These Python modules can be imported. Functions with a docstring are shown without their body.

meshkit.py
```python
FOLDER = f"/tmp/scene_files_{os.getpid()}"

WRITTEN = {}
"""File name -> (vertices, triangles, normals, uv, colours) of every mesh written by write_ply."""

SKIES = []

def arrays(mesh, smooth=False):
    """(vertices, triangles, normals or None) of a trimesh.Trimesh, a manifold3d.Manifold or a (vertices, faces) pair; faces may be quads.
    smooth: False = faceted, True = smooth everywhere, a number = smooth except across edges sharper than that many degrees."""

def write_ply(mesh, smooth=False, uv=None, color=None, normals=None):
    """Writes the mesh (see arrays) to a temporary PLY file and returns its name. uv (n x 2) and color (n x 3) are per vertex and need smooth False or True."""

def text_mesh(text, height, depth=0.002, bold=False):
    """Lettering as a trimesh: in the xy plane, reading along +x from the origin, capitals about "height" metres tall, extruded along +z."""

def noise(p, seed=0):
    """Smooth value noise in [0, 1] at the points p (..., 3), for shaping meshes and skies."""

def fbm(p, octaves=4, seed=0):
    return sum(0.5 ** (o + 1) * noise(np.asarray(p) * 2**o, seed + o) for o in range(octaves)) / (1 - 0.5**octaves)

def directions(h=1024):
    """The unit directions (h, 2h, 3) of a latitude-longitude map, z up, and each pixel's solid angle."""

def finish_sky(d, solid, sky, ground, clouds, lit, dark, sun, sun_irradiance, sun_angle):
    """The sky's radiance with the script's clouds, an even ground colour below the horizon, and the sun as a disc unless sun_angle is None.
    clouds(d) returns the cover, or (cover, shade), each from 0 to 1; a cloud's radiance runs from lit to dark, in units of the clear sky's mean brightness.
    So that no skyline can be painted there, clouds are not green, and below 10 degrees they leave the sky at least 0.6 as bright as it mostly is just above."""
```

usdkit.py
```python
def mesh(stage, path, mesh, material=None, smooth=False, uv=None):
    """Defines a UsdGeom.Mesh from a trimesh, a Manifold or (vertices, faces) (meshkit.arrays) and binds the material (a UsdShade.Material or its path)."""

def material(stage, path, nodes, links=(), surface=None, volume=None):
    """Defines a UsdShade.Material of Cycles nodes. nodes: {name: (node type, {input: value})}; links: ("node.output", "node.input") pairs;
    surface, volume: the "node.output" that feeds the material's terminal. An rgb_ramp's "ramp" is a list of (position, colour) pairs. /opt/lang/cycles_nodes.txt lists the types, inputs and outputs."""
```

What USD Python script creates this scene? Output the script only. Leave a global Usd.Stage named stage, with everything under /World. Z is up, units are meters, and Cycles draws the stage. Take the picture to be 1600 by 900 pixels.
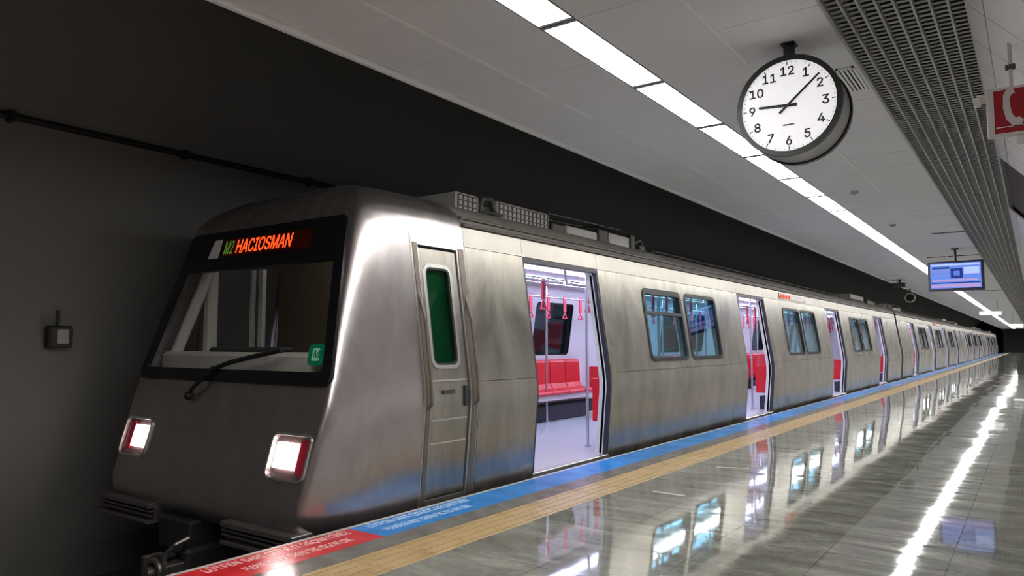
import math, random
import numpy as np, trimesh, shapely, usdkit, meshkit
from shapely import affinity
from shapely.geometry import Polygon, box as sbox
from shapely.ops import unary_union
import manifold3d as m3
from pxr import Usd, UsdGeom, UsdLux, UsdShade, Gf, Sdf

random.seed(7)
RNG = np.random.default_rng(11)
stage = Usd.Stage.CreateInMemory()
UsdGeom.SetStageUpAxis(stage, 'Z')
UsdGeom.SetStageMetersPerUnit(stage, 1.0)
UsdGeom.Xform.Define(stage, '/World')
stage.SetDefaultPrim(stage.GetPrimAtPath('/World'))

# ------------------------------------------------------------------ camera, world, light levels
FPX, VPX, VPY, CAMZ = 1150.0, 1620.0, 537.0, 1.2
pitch = math.atan((VPY - 450) / FPX)
yaw = math.atan((VPX - 800) / FPX * math.cos(pitch))
cam = UsdGeom.Camera.Define(stage, '/World/camera')
cam.CreateHorizontalApertureAttr(36.0)
cam.CreateVerticalApertureAttr(20.25)
cam.CreateFocalLengthAttr(FPX / 1600 * 36.0)
cam.CreateClippingRangeAttr(Gf.Vec2f(0.05, 1000))
cam.CreateExposureAttr(0.0)
cx = UsdGeom.Xformable(cam)
cx.AddTranslateOp().Set(Gf.Vec3d(0, 0, CAMZ))
cx.AddRotateZOp().Set(math.degrees(yaw))
cx.AddRotateXOp().Set(90 + math.degrees(pitch))

STRIP_L = 27.0       # ceiling light strip radiance
CAR_L = 13.0          # train saloon lamps
HEAD_L = 22.0        # headlights
dome = UsdLux.DomeLight.Define(stage, '/World/station_ambient')
dome.CreateIntensityAttr(0.02)
dome.CreateColorAttr(Gf.Vec3f(1, 1, 1))

# ------------------------------------------------------------------ helpers
LOOK = '/World/Looks'
UsdGeom.Scope.Define(stage, LOOK)


def pbr(name, color, rough=0.5, metal=0.0, **kw):
    inp = {'base_color': color, 'roughness': rough, 'metallic': metal}
    inp.update(kw)
    return usdkit.material(stage, f'{LOOK}/{name}', {'p': ('principled_bsdf', inp)}, surface='p.BSDF')


def noisy(name, c1, c2, scale=(1, 1, 1), nscale=3.0, rough=(0.4, 0.5), metal=0.0, detail=5, bump=0.0, bscale=None, ramp=(0.3, 0.7), **kw):
    nodes = {
        'tc': ('texture_coordinate', {}),
        'mp': ('mapping', {'scale': scale}),
        'n': ('noise_texture', {'scale': nscale, 'detail': float(detail), 'roughness': 0.6}),
        'r': ('rgb_ramp', {'ramp': [(ramp[0], c1), (ramp[1], c2)]}),
        'mr': ('map_range', {'from_min': 0.3, 'from_max': 0.7, 'to_min': rough[0], 'to_max': rough[1]}),
        'p': ('principled_bsdf', {'metallic': metal, **kw}),
    }
    links = [('tc.object', 'mp.vector'), ('mp.vector', 'n.vector'), ('n.fac', 'r.fac'), ('r.color', 'p.base_color'), ('n.fac', 'mr.value'), ('mr.result', 'p.roughness')]
    if bump:
        nodes['nb'] = ('noise_texture', {'scale': bscale or nscale, 'detail': 2.0})
        nodes['b'] = ('bump', {'strength': bump, 'distance': 0.02})
        links += [('tc.object', 'nb.vector'), ('nb.fac', 'b.height'), ('b.normal', 'p.normal')]
    return usdkit.material(stage, f'{LOOK}/{name}', nodes, links, surface='p.BSDF')


def emit(name, color, strength):
    return usdkit.material(stage, f'{LOOK}/{name}', {'e': ('emission', {'color': color, 'strength': strength})}, surface='e.emission')


def pane_mat(name, tint, f0=0.04, rough=0.02):
    """See-through pane: tinted transmission plus a mirror share that grows with the angle (Schlick), the same from both sides."""
    return usdkit.material(stage, f'{LOOK}/{name}', {
        't': ('transparent_bsdf', {'color': tint}), 'g': ('glossy_bsdf', {'color': (1, 1, 1), 'roughness': rough}),
        'l': ('layer_weight', {'blend': 0.5}), 'pw': ('math', {'math_type': 'power', 'value2': 5.0}),
        'ma': ('math', {'math_type': 'multiply_add', 'value2': 1.0 - f0, 'value3': f0}), 'm': ('mix_closure', {})},
        [('l.facing', 'pw.value1'), ('pw.value', 'ma.value1'), ('ma.value', 'm.fac'), ('t.BSDF', 'm.closure1'), ('g.BSDF', 'm.closure2')], surface='m.closure')


_count = {}


def numbered(parent, name):
    k = (parent, name)
    n = _count.get(k, 0)
    _count[k] = n + 1
    return name if n == 0 else f'{name}_{n:03d}'


class T:
    def __init__(self, path, loc):
        self.path, self.loc = path, np.asarray(loc, float)
        self.prim = stage.GetPrimAtPath(path)


def meta(prim, label=None, category=None, group=None, kind=None):
    for k, v in (('label', label), ('category', category), ('group', group), ('kind', kind)):
        if v:
            prim.SetCustomDataByKey(k, v)


def thing(name, label, category, loc=(0, 0, 0), group=None, kind=None):
    p = '/World/' + numbered('/World', name)
    x = UsdGeom.Xform.Define(stage, p)
    x.AddTranslateOp().Set(Gf.Vec3d(*map(float, loc)))
    meta(x.GetPrim(), label, category, group, kind)
    return T(p, loc)


def part(parent, name, mesh, mat, smooth=False, label=None, kind=None):
    """Mesh given in world coordinates becomes a child of parent."""
    p = parent.path + '/' + numbered(parent.path, name)
    if isinstance(mesh, (list, tuple)):
        mesh = cat(*mesh)
    v, f, n = meshkit.arrays(mesh, smooth)
    v = v - parent.loc
    m = UsdGeom.Mesh.Define(stage, p)
    from pxr import Vt
    m.CreatePointsAttr(Vt.Vec3fArray.FromNumpy(v.astype(np.float32)))
    m.CreateFaceVertexCountsAttr(Vt.IntArray.FromNumpy(np.full(len(f), 3, np.int32)))
    m.CreateFaceVertexIndicesAttr(Vt.IntArray.FromNumpy(f.astype(np.int32).ravel()))
    m.CreateSubdivisionSchemeAttr('none')
    if n is not None:
        m.CreateNormalsAttr(Vt.Vec3fArray.FromNumpy(n.astype(np.float32)))
        m.SetNormalsInterpolation('vertex')
    UsdShade.MaterialBindingAPI.Apply(m.GetPrim()).Bind(mat)
    meta(m.GetPrim(), label, None, None, kind)
    return T(p, parent.loc)


def copy_of(src, name, loc, label, category, group=None):
    p = '/World/' + numbered('/World', name)
    x = UsdGeom.Xform.Define(stage, p)
    x.GetPrim().GetReferences().AddInternalReference(src.path)
    x.GetPrim().SetInstanceable(True)
    UsdGeom.Xformable(x).ClearXformOpOrder()
    op = x.GetPrim().GetAttribute('xformOp:translate')
    x.SetXformOpOrder([UsdGeom.XformOp(op)])
    op.Set(Gf.Vec3d(*map(float, loc)))
    meta(x.GetPrim(), label, category, group)
    return T(p, loc)


def cat(*ms):
    out = []
    for m in ms:
        if isinstance(m, (list, tuple)):
            out += list(m)
        else:
            out.append(m)
    return trimesh.util.concatenate(out)


def bx(x0, x1, y0, y1, z0, z1):
    m = trimesh.creation.box([abs(x1 - x0), abs(y1 - y0), abs(z1 - z0)])
    m.apply_translation([(x0 + x1) / 2, (y0 + y1) / 2, (z0 + z1) / 2])
    return m


def cbx(x0, x1, y0, y1, z0, z1, c=0.01):
    """Chamfered box: hull of the three shrunken boxes."""
    pts = []
    for a in range(3):
        d = [c, c, c]
        d[a] = 0
        for sx in (0, 1):
            for sy in (0, 1):
                for sz in (0, 1):
                    pts.append([(x0 + d[0], x1 - d[0])[sx], (y0 + d[1], y1 - d[1])[sy], (z0 + d[2], z1 - d[2])[sz]])
    return from_man(m3.Manifold.hull_points(np.array(pts, np.float64)))


def from_man(m):
    k = m.to_mesh()
    return trimesh.Trimesh(np.array(k.vert_properties[:, :3]), np.array(k.tri_verts), process=False)


def to_man(t):
    t = trimesh.Trimesh(t.vertices, t.faces, process=True)
    if t.volume < 0:
        t.invert()
    return m3.Manifold(m3.Mesh(np.asarray(t.vertices, np.float32), np.asarray(t.faces, np.uint32)))


def tube(p, q, r, n=12):
    return trimesh.creation.cylinder(radius=r, segment=[p, q], sections=n)


def path_tube(pts, r, n=8):
    ms = [tube(a, b, r, n) for a, b in zip(pts[:-1], pts[1:])]
    for p in pts[1:-1]:
        s = trimesh.creation.icosphere(1, r)
        s.apply_translation(p)
        ms.append(s)
    return cat(ms)


def place(m, o, ex, ey):
    """Local (x,y,z) -> world with axes ex, ey, ex x ey."""
    ex, ey = np.asarray(ex, float), np.asarray(ey, float)
    ex, ey = ex / np.linalg.norm(ex), ey / np.linalg.norm(ey)
    M = np.eye(4)
    M[:3, 0], M[:3, 1], M[:3, 2], M[:3, 3] = ex, ey, np.cross(ex, ey), o
    m = m.copy()
    m.apply_transform(M)
    return m


def ext(poly, d):
    ps = [g for g in getattr(poly, 'geoms', [poly]) if g.area > 1e-9]
    return cat([trimesh.creation.extrude_polygon(g, d, engine='earcut') for g in ps])


def rrect(x0, x1, y0, y1, r):
    return sbox(x0 + r, y0 + r, x1 - r, y1 - r).buffer(r, quad_segs=5)


def yprism(poly_xz, y0, y1):
    """Polygon in (X,Z) extruded from y0 to y1."""
    m = ext(poly_xz, y1 - y0)
    return place(m, (0, y1, 0), (1, 0, 0), (0, 0, 1))


def tmesh(text, h, d=0.002, bold=False):
    return meshkit.text_mesh(text, h, d, bold)


# ------------------------------------------------------------------ materials
def steel(name, c1, c2, r0, r1, metal=0.9):
    nodes = {
        'tc': ('texture_coordinate', {}),
        'mp': ('mapping', {'scale': (0.6, 0.9, 0.35)}),
        'n': ('noise_texture', {'scale': 2.2, 'detail': 6.0, 'roughness': 0.62, 'distortion': 0.6}),
        'r': ('rgb_ramp', {'ramp': [(0.32, c1), (0.68, c2)]}),
        'mr': ('map_range', {'from_min': 0.35, 'from_max': 0.65, 'to_min': r0, 'to_max': r1}),
        'mp2': ('mapping', {'scale': (3.0, 3.0, 160.0)}),
        'n2': ('noise_texture', {'scale': 2.0, 'detail': 2.0}),
        'nb': ('noise_texture', {'scale': 1.3, 'detail': 1.0}),
        'b1': ('bump', {'strength': 0.11, 'distance': 0.02}),
        'b2': ('bump', {'strength': 0.03, 'distance': 0.004}),
        'p': ('principled_bsdf', {'metallic': metal}),
    }
    links = [('tc.object', 'mp.vector'), ('mp.vector', 'n.vector'), ('n.fac', 'r.fac'), ('r.color', 'p.base_color'),
             ('n.fac', 'mr.value'), ('mr.result', 'p.roughness'), ('tc.object', 'mp2.vector'), ('mp2.vector', 'n2.vector'),
             ('tc.object', 'nb.vector'), ('nb.fac', 'b1.height'), ('n2.fac', 'b2.height'), ('b1.normal', 'b2.normal'), ('b2.normal', 'p.normal')]
    return usdkit.material(stage, f'{LOOK}/{name}', nodes, links, surface='p.BSDF')


M = {}
M['steel'] = steel('brushed_steel', (0.35, 0.33, 0.285), (0.43, 0.405, 0.355), 0.25, 0.36)
M['cantrail'] = steel('cantrail_steel', (0.44, 0.42, 0.37), (0.54, 0.51, 0.46), 0.38, 0.48)
M['front'] = steel('silver_front_paint', (0.44, 0.395, 0.395), (0.49, 0.455, 0.455), 0.23, 0.28, 0.9)
M['frame_steel'] = pbr('post_steel', (0.20, 0.165, 0.14), 0.4, 0.6)
M['alu'] = pbr('aluminium_trim', (0.72, 0.72, 0.70), 0.3, 0.9)
M['rubber'] = pbr('black_rubber', (0.012, 0.012, 0.014), 0.5)
M['mask'] = pbr('black_mask_paint', (0.006, 0.006, 0.008), 0.28)
M['seal'] = pbr('dark_door_seal', (0.03, 0.03, 0.045), 0.45)
M['roof'] = noisy('roof_grey_paint', (0.10, 0.095, 0.085), (0.17, 0.16, 0.14), nscale=2.0, rough=(0.5, 0.7))
M['gutter'] = pbr('gutter_brown', (0.07, 0.055, 0.045), 0.5)
M['unit'] = noisy('roof_unit_grey', (0.30, 0.29, 0.27), (0.40, 0.39, 0.36), nscale=4.0, rough=(0.5, 0.7))
M['dark_unit'] = pbr('dark_equipment', (0.03, 0.029, 0.027), 0.55)
M['under'] = pbr('underframe_black', (0.022, 0.02, 0.02), 0.6)
M['iron'] = pbr('worn_iron', (0.22, 0.20, 0.19), 0.4, 0.8)
M['anticlimb'] = pbr('anticlimber_grey', (0.20, 0.18, 0.18), 0.4, 0.7)
M['lining'] = pbr('saloon_white_lining', (0.72, 0.72, 0.76), 0.35)
M['saloon_floor'] = noisy('saloon_floor_lilac', (0.46, 0.46, 0.53), (0.54, 0.54, 0.60), nscale=60.0, rough=(0.25, 0.35))
M['saloon_ceiling'] = pbr('saloon_ceiling_lilac', (0.62, 0.62, 0.70), 0.4)
M['red'] = pbr('red_seat_plastic', (0.72, 0.018, 0.03), 0.28)
M['red_strap'] = pbr('red_strap', (0.70, 0.05, 0.10), 0.45)
M['pole'] = pbr('pole_steel', (0.70, 0.70, 0.74), 0.2, 0.95)
M['heater'] = pbr('heater_dark', (0.03, 0.03, 0.05), 0.5)
M['teal'] = pane_mat('teal_window_glass', (0.50, 0.80, 0.82), 0.04)
M['green_glass'] = pane_mat('green_cab_glass', (0.45, 0.80, 0.62), 0.04)
M['clear'] = pane_mat('clear_glass', (0.97, 0.98, 0.98), 0.02)
M['windscreen'] = pane_mat('windscreen_glass', (0.90, 0.90, 0.89), 0.03)
M['cab_wall'] = pbr('cab_wall_olive', (0.17, 0.135, 0.095), 0.6)
M['cab_dark'] = pbr('cab_lining_dark', (0.11, 0.13, 0.145), 0.5)
M['added_backing'] = pbr('green_backing', (0.010, 0.050, 0.034), 0.5)
M['cab_pale'] = pbr('cab_console_pale', (0.80, 0.78, 0.74), 0.5)
M['added_cab_fill'] = emit('added_cab_fill', (1.0, 0.94, 0.84), 3.0)  # emission for the added fill inside the cab
M['cab_seat'] = pbr('cab_seat_dark', (0.02, 0.025, 0.04), 0.6)
M['green'] = pbr('emblem_green', (0.0, 0.22, 0.10), 0.35)
M['green_pale'] = pbr('emblem_pale', (0.35, 0.70, 0.52), 0.4)
M['white'] = pbr('white_paint', (0.78, 0.78, 0.76), 0.4)
M['led_red'] = emit('led_orange', (1.0, 0.075, 0.015), 1.6)
M['led_green'] = emit('led_green', (0.16, 0.35, 0.05), 0.35)
M['led_panel'] = emit('led_panel_glow', (1.0, 0.12, 0.05), 0.012)
M['side_led'] = emit('side_led_red', (1.0, 0.10, 0.06), 1.2)
M['led_white'] = emit('led_white', (1.0, 0.85, 0.8), 1.0)
M['headlight'] = emit('headlight', (1.0, 0.80, 0.77), HEAD_L)
M['tail_red'] = pbr('tail_lamp_red', (0.30, 0.01, 0.03), 0.2)
M['lamp_cup'] = pbr('lamp_recess', (0.10, 0.07, 0.07), 0.3, 0.6)
M['strip'] = emit('strip_light', (1.0, 0.985, 0.95), STRIP_L)
M['car_lamp'] = emit('saloon_lamp', (0.62, 0.70, 1.0), CAR_L)
M['lightbox'] = emit('light_box', (0.92, 1.0, 0.98), 1.6)
M['wall'] = noisy('tunnel_wall_paint', (0.135, 0.133, 0.124), (0.165, 0.160, 0.150), scale=(1, 0.3, 1), nscale=0.8, rough=(0.55, 0.7), detail=4)
M['concrete'] = noisy('dark_concrete', (0.05, 0.05, 0.05), (0.09, 0.09, 0.085), nscale=3.0, rough=(0.7, 0.9))
M['pipe'] = pbr('black_cable', (0.008, 0.008, 0.008), 0.6)
M['tile_ceiling'] = noisy('ceiling_tile', (0.78, 0.78, 0.77), (0.82, 0.82, 0.81), nscale=1.0, rough=(0.55, 0.6))
M['grid'] = pbr('ceiling_grid_white', (0.88, 0.88, 0.87), 0.45)
M['housing'] = pbr('fixture_housing', (0.35, 0.35, 0.34), 0.5)
M['grille'] = pbr('grille_metal', (0.42, 0.42, 0.41), 0.45, 0.2)
M['blade'] = pbr('grille_blade', (0.30, 0.30, 0.29), 0.5, 0.2)
M['void'] = pbr('plenum_black', (0.01, 0.01, 0.01), 0.9)
M['panel_white'] = noisy('soffit_white', (0.82, 0.79, 0.79), (0.86, 0.83, 0.83), nscale=1.0, rough=(0.4, 0.5))
M['joint'] = pbr('joint_dark', (0.10, 0.085, 0.09), 0.7)
M['clock_body'] = pbr('clock_grey', (0.36, 0.36, 0.35), 0.4, 0.1)
M['clock_black'] = pbr('clock_black', (0.012, 0.012, 0.012), 0.35)
M['ink'] = pbr('dial_ink', (0.02, 0.018, 0.02), 0.5)
M['ink_grey'] = pbr('dial_ink_grey', (0.18, 0.17, 0.18), 0.5)
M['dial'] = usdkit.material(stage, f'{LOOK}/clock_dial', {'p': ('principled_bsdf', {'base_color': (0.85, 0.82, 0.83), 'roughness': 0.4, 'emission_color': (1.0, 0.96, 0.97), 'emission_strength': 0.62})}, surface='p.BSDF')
M['sign_red'] = pbr('sign_red', (0.33, 0.008, 0.018), 0.35)
M['sign_white'] = pbr('sign_white', (0.62, 0.58, 0.57), 0.4)
M['tv_frame'] = pbr('screen_frame', (0.02, 0.015, 0.05), 0.35)
M['blue_paint'] = noisy('blue_floor_paint', (0.01, 0.20, 0.62), (0.02, 0.25, 0.70), nscale=3.0, rough=(0.22, 0.32))
M['red_paint'] = noisy('red_floor_paint', (0.62, 0.018, 0.025), (0.70, 0.03, 0.035), nscale=3.0, rough=(0.22, 0.32))
M['blue_text'] = pbr('blue_strip_text', (0.55, 0.74, 0.90), 0.35)
M['red_text'] = pbr('red_strip_text', (0.85, 0.55, 0.55), 0.35)
M['nosing'] = pbr('edge_nosing', (0.48, 0.44, 0.43), 0.4)
M['grey_stone'] = noisy('grey_edge_stone', (0.13, 0.125, 0.11), (0.19, 0.18, 0.165), nscale=6.0, rough=(0.15, 0.25))
M['tan'] = noisy('tactile_tan', (0.40, 0.27, 0.12), (0.50, 0.36, 0.18), nscale=5.0, rough=(0.3, 0.45))


def floor_stone():
    nodes = {
        'g': ('geometry', {}),
        'mp': ('mapping', {'scale': (0.9, 2.6, 1.0), 'rotation': (0, 0, 0.35)}),
        'n': ('noise_texture', {'scale': 1.5, 'detail': 8.0, 'roughness': 0.66, 'distortion': 1.2}),
        'r': ('rgb_ramp', {'ramp': [(0.28, (0.13, 0.13, 0.11)), (0.50, (0.22, 0.22, 0.19)), (0.66, (0.32, 0.32, 0.28)), (0.80, (0.50, 0.49, 0.44))]}),
        'n2': ('noise_texture', {'scale': 30.0, 'detail': 3.0}),
        'mx': ('mix_color', {'blend_type': 'overlay', 'fac': 0.35}),
        'mr': ('map_range', {'from_min': 0.3, 'from_max': 0.7, 'to_min': 0.02, 'to_max': 0.065}),
        'nb': ('noise_texture', {'scale': 5.0, 'detail': 1.0}),
        'b': ('bump', {'strength': 0.06, 'distance': 0.004}),
        'p': ('principled_bsdf', {'ior': 1.55}),
    }
    links = [('g.position', 'mp.vector'), ('mp.vector', 'n.vector'), ('n.fac', 'r.fac'), ('r.color', 'mx.a'), ('g.position', 'n2.vector'), ('n2.color', 'mx.b'),
             ('mx.result', 'p.base_color'), ('n.fac', 'mr.value'), ('mr.result', 'p.roughness'), ('g.position', 'nb.vector'), ('nb.fac', 'b.height'), ('b.normal', 'p.normal')]
    return usdkit.material(stage, f'{LOOK}/polished_granite', nodes, links, surface='p.BSDF')


M['granite'] = floor_stone()
M['pale_mark'] = pbr('pale_mark', (0.62, 0.60, 0.55), 0.2)

# ------------------------------------------------------------------ dimensions
XE = -3.74            # platform edge
XW = 0.85             # right wall
YB, YF = -2.4, 122.0  # room ends
ZC = 3.15             # ceiling
XC = -5.215           # train centre line
ZR = -1.05            # top of rail
CEIL_L = -3.685
PITCH = 1.3

# ------------------------------------------------------------------ setting: floor
fl = thing('floor', 'polished dark granite station platform with coloured edge strips', 'floor', (0, 0, 0), kind='structure')
part(fl, 'slab', bx(XE, XW, YB, YF, -1.05, -0.03), M['concrete'])
part(fl, 'edge_nosing', cbx(XE, -3.70, YB, YF, -0.03, 0.0, 0.004), M['nosing'])
part(fl, 'red_strip', bx(-3.70, -3.37, YB, 3.37, -0.03, 0.0), M['red_paint'], label='red painted strip along the platform edge')
part(fl, 'blue_strip', bx(-3.70, -3.37, 3.37, YF, -0.03, 0.0), M['blue_paint'], label='blue painted strip along the platform edge')
part(fl, 'grey_strip', bx(-3.37, -3.175, YB, YF, -0.03, -0.0005), M['grey_stone'])
# lettering on the strips (two rows, read from the platform)
for txt, y0, y1, x, mt in (
        ('LÜTFEN SARI ÇİZGİYİ GEÇMEYİNİZ', 2.30, 3.30, -3.60, 'red_text'), ('PLEASE DO NOT CROSS THE YELLOW LINE', 2.45, 3.20, -3.46, 'red_text'),
        ('LÜTFEN SARI ÇİZGİYİ GEÇMEYİNİZ', 3.47, 4.52, -3.60, 'blue_text'), ('PLEASE DO NOT CROSS THE YELLOW LINE', 3.50, 4.36, -3.46, 'blue_text')):
    t = tmesh(txt, 0.07, 0.001, True)
    w = t.bounds[1][0] - t.bounds[0][0]
    t.apply_scale([(y1 - y0) / w, 1, 1])
    part(fl, 'lettering', place(t, (x, y0, -0.0002), (0, 1, 0), (-1, 0, 0)), M[mt], label='white lettering on the ' + ('red' if mt[0] == 'r' else 'blue') + ' strip')
# tactile paving: separate tan slabs with raised bars
for k in range(90):
    y = 1.2 + k * 0.34
    m = [cbx(-3.172, -2.845, y, y + 0.336, -0.03, 0.001, 0.003)]
    for b in range(4):
        xx = -3.172 + 0.04 + b * 0.082
        m.append(bx(xx - 0.012, xx + 0.012, y + 0.02, y + 0.316, 0.0, 0.0035))
    part(fl, 'tactile_slab', m, M['tan'])
part(fl, 'tactile_slab_field', [bx(-3.172, -2.845, YB, 1.197, -0.03, 0.001), bx(-3.172, -2.845, 1.2 + 90 * 0.34, YF, -0.03, 0.001)], M['tan'], kind='stuff')


def tile(x0, x1, y0, y1, tilt=0.0009):
    g = 0.0012
    m = bx(x0 + g, x1 - g, y0 + g, y1 - g, -0.03, 0)
    a, b, c = RNG.uniform(-tilt, tilt, 3)
    v = m.vertices.copy()
    top = v[:, 2] > -0.01
    v[top, 2] += a * (v[top, 0] - (x0 + x1) / 2) / 0.3 + b * (v[top, 1] - (y0 + y1) / 2) / 0.3
    m.vertices = v
    return m


cols = [-2.842 + 0.6 * k for k in range(6)] + [XW]
far = []
for r in range(200):
    y = 1.0 + 0.6 * r
    for c in range(6):
        if y + 0.6 > YF:
            continue
        t = tile(cols[c], cols[c + 1], y, y + 0.6)
        if r < 50 and c < 6:
            part(fl, 'tile', t, M['granite'])
        else:
            far.append(t)
for r in range(6):
    for c in range(6):
        far.append(tile(cols[c], cols[c + 1], YB + r * 0.5667, YB + r * 0.5667 + 0.5667))
part(fl, 'tile_field', far, M['granite'], kind='stuff')
for (xa, ya, xb, yb) in ((-2.60, 5.64, -2.32, 5.62), (-2.60, 7.09, -2.31, 7.19), (-2.61, 11.16, -2.26, 10.95)):  # thin pale strips laid on the tiles
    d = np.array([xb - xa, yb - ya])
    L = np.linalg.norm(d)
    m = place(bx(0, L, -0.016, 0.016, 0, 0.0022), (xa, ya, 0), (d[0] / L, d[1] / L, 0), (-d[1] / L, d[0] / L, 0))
    part(fl, 'pale_dash', m, M['pale_mark'], label='short pale dash on the floor')

# ------------------------------------------------------------------ setting: walls, track, tunnel
prof = [(-7.22, -1.25), (-7.20, 2.6), (-7.16, 3.1), (-7.02, 3.6), (-6.75, 4.1), (-6.3, 4.5), (-5.6, 4.8), (-4.8, 4.93), (-3.5, 4.95)]
outer = [(-3.5, 5.2), (-5.7, 5.1), (-6.8, 4.6), (-7.4, 3.6), (-7.5, -1.25)]
part_wall = Polygon(prof + outer)
w = thing('wall_left', 'smooth dark grey vaulted tunnel wall beyond the train', 'wall', (0, 0, 0), kind='structure')
part(w, 'vault', yprism(part_wall, YB, YF + 4), M['wall'], smooth=30)
part(w, 'ledge', cbx(-7.25, -6.80, YB, YF + 4, -1.25, -0.95, 0.02), M['concrete'])
tb = thing('track_bed', 'dark concrete track bed with two steel rails under the train', 'track', (0, 0, -1.25), kind='structure')
part(tb, 'bed', bx(-6.80, XE, YB, YF + 4, -1.45, -1.25), M['concrete'])
rail_poly = Polygon([(-.07, 0), (.07, 0), (.07, .012), (.012, .03), (.010, .14), (.036, .15), (.036, .2), (-.036, .2), (-.036, .15), (-.010, .14), (-.012, .03), (-.07, .012)])
for s in (-1, 1):
    part(tb, 'rail', yprism(affinity.translate(rail_poly, XC + s * 0.7535, -1.25), YB, YF + 4), M['iron'])
for k in range(28):
    y = YB + .1 + k * 0.7
    part(tb, 'sleeper', cbx(XC - 1.2, XC + 1.2, y, y + 0.24, -1.30, -1.235, 0.015), M['concrete'])
wr = thing('wall_right', 'pale clad station wall at the back of the platform', 'wall', (0, 0, 0), kind='structure')
part(wr, 'cladding', bx(XW, XW + 0.15, YB, YF, 0, 1.95), M['panel_white'])
wb = thing('wall_back', 'dark far end wall of the station', 'wall', (0, 0, 0), kind='structure')
part(wb, 'end_wall', bx(-3.74, XW + 0.15, YF, YF + 0.3, 0, 5.2), M['concrete'])
part(wb, 'tunnel_end', bx(-7.5, -3.74, YF + 4, YF + 4.3, -1.4, 5.2), M['void'])
wn = thing('wall_near', 'station end wall behind the viewpoint', 'wall', (0, 0, 0), kind='structure')
part(wn, 'end_wall', bx(-7.5, XW + 0.15, YB - 0.3, YB, -1.4, 5.2), M['wall'])

# ------------------------------------------------------------------ setting: ceiling
ce = thing('ceiling', 'grey suspended station ceiling of square tiles in a pale grid', 'ceiling', (0, 0, ZC), kind='structure')
xcols = [(CEIL_L + 0.02, -3.055), (-3.055, -2.43), (-2.18, -1.555), (-1.555, -0.935)]
Y0 = 3.722 - 0.65 * 8
far = []
for r in range(185):
    y = Y0 + 0.65 * r
    if y + 0.65 > YF:
        break
    for (a, b) in xcols:
        g = 0.007
        dz = RNG.uniform(-0.0015, 0.0015)
        t = bx(a + g, b - g, y + g, y + 0.65 - g, ZC + dz, ZC + 0.02)
        if r < 75:
            part(ce, 'ceiling_tile', t, M['tile_ceiling'])
        else:
            far.append(t)
for (a, b) in xcols:
    far.append(bx(a + .007, b - .007, YB, Y0 - .007, ZC, ZC + .02))
part(ce, 'ceiling_tile_field', far, M['tile_ceiling'], kind='stuff')
part(ce, 'ceiling_grid', [bx(a - 0.009, a + 0.009, YB, YF, ZC - 0.008, ZC + 0.012) for a in (-3.055, -1.555)]
     + [bx(a, b, Y0 + 0.65 * r - 0.008, Y0 + 0.65 * r + 0.008, ZC + 0.0015, ZC + 0.011) for r in range(185) if Y0 + .65 * r < YF for (a, b) in xcols], M['grid'], kind='stuff')
part(ce, 'ceiling_backing', bx(CEIL_L, -0.93, YB, YF, ZC + 0.07, ZC + 0.1), M['void'])
t1 = thing('trim_1', 'pale edge trim of the ceiling above the track side', 'trim', (CEIL_L, 0, ZC), kind='structure')
part(t1, 'edge_profile', cbx(CEIL_L - 0.025, CEIL_L + 0.02, YB, YF, ZC - 0.035, ZC + 0.06, 0.006), M['grid'])
part(t1, 'fascia', bx(CEIL_L - 0.02, CEIL_L, YB, YF, ZC + 0.06, 5.0), M['wall'])
t2 = thing('trim_2', 'dark cross joints in the station ceiling', 'trim', (0, 0, ZC), kind='structure')
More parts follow.
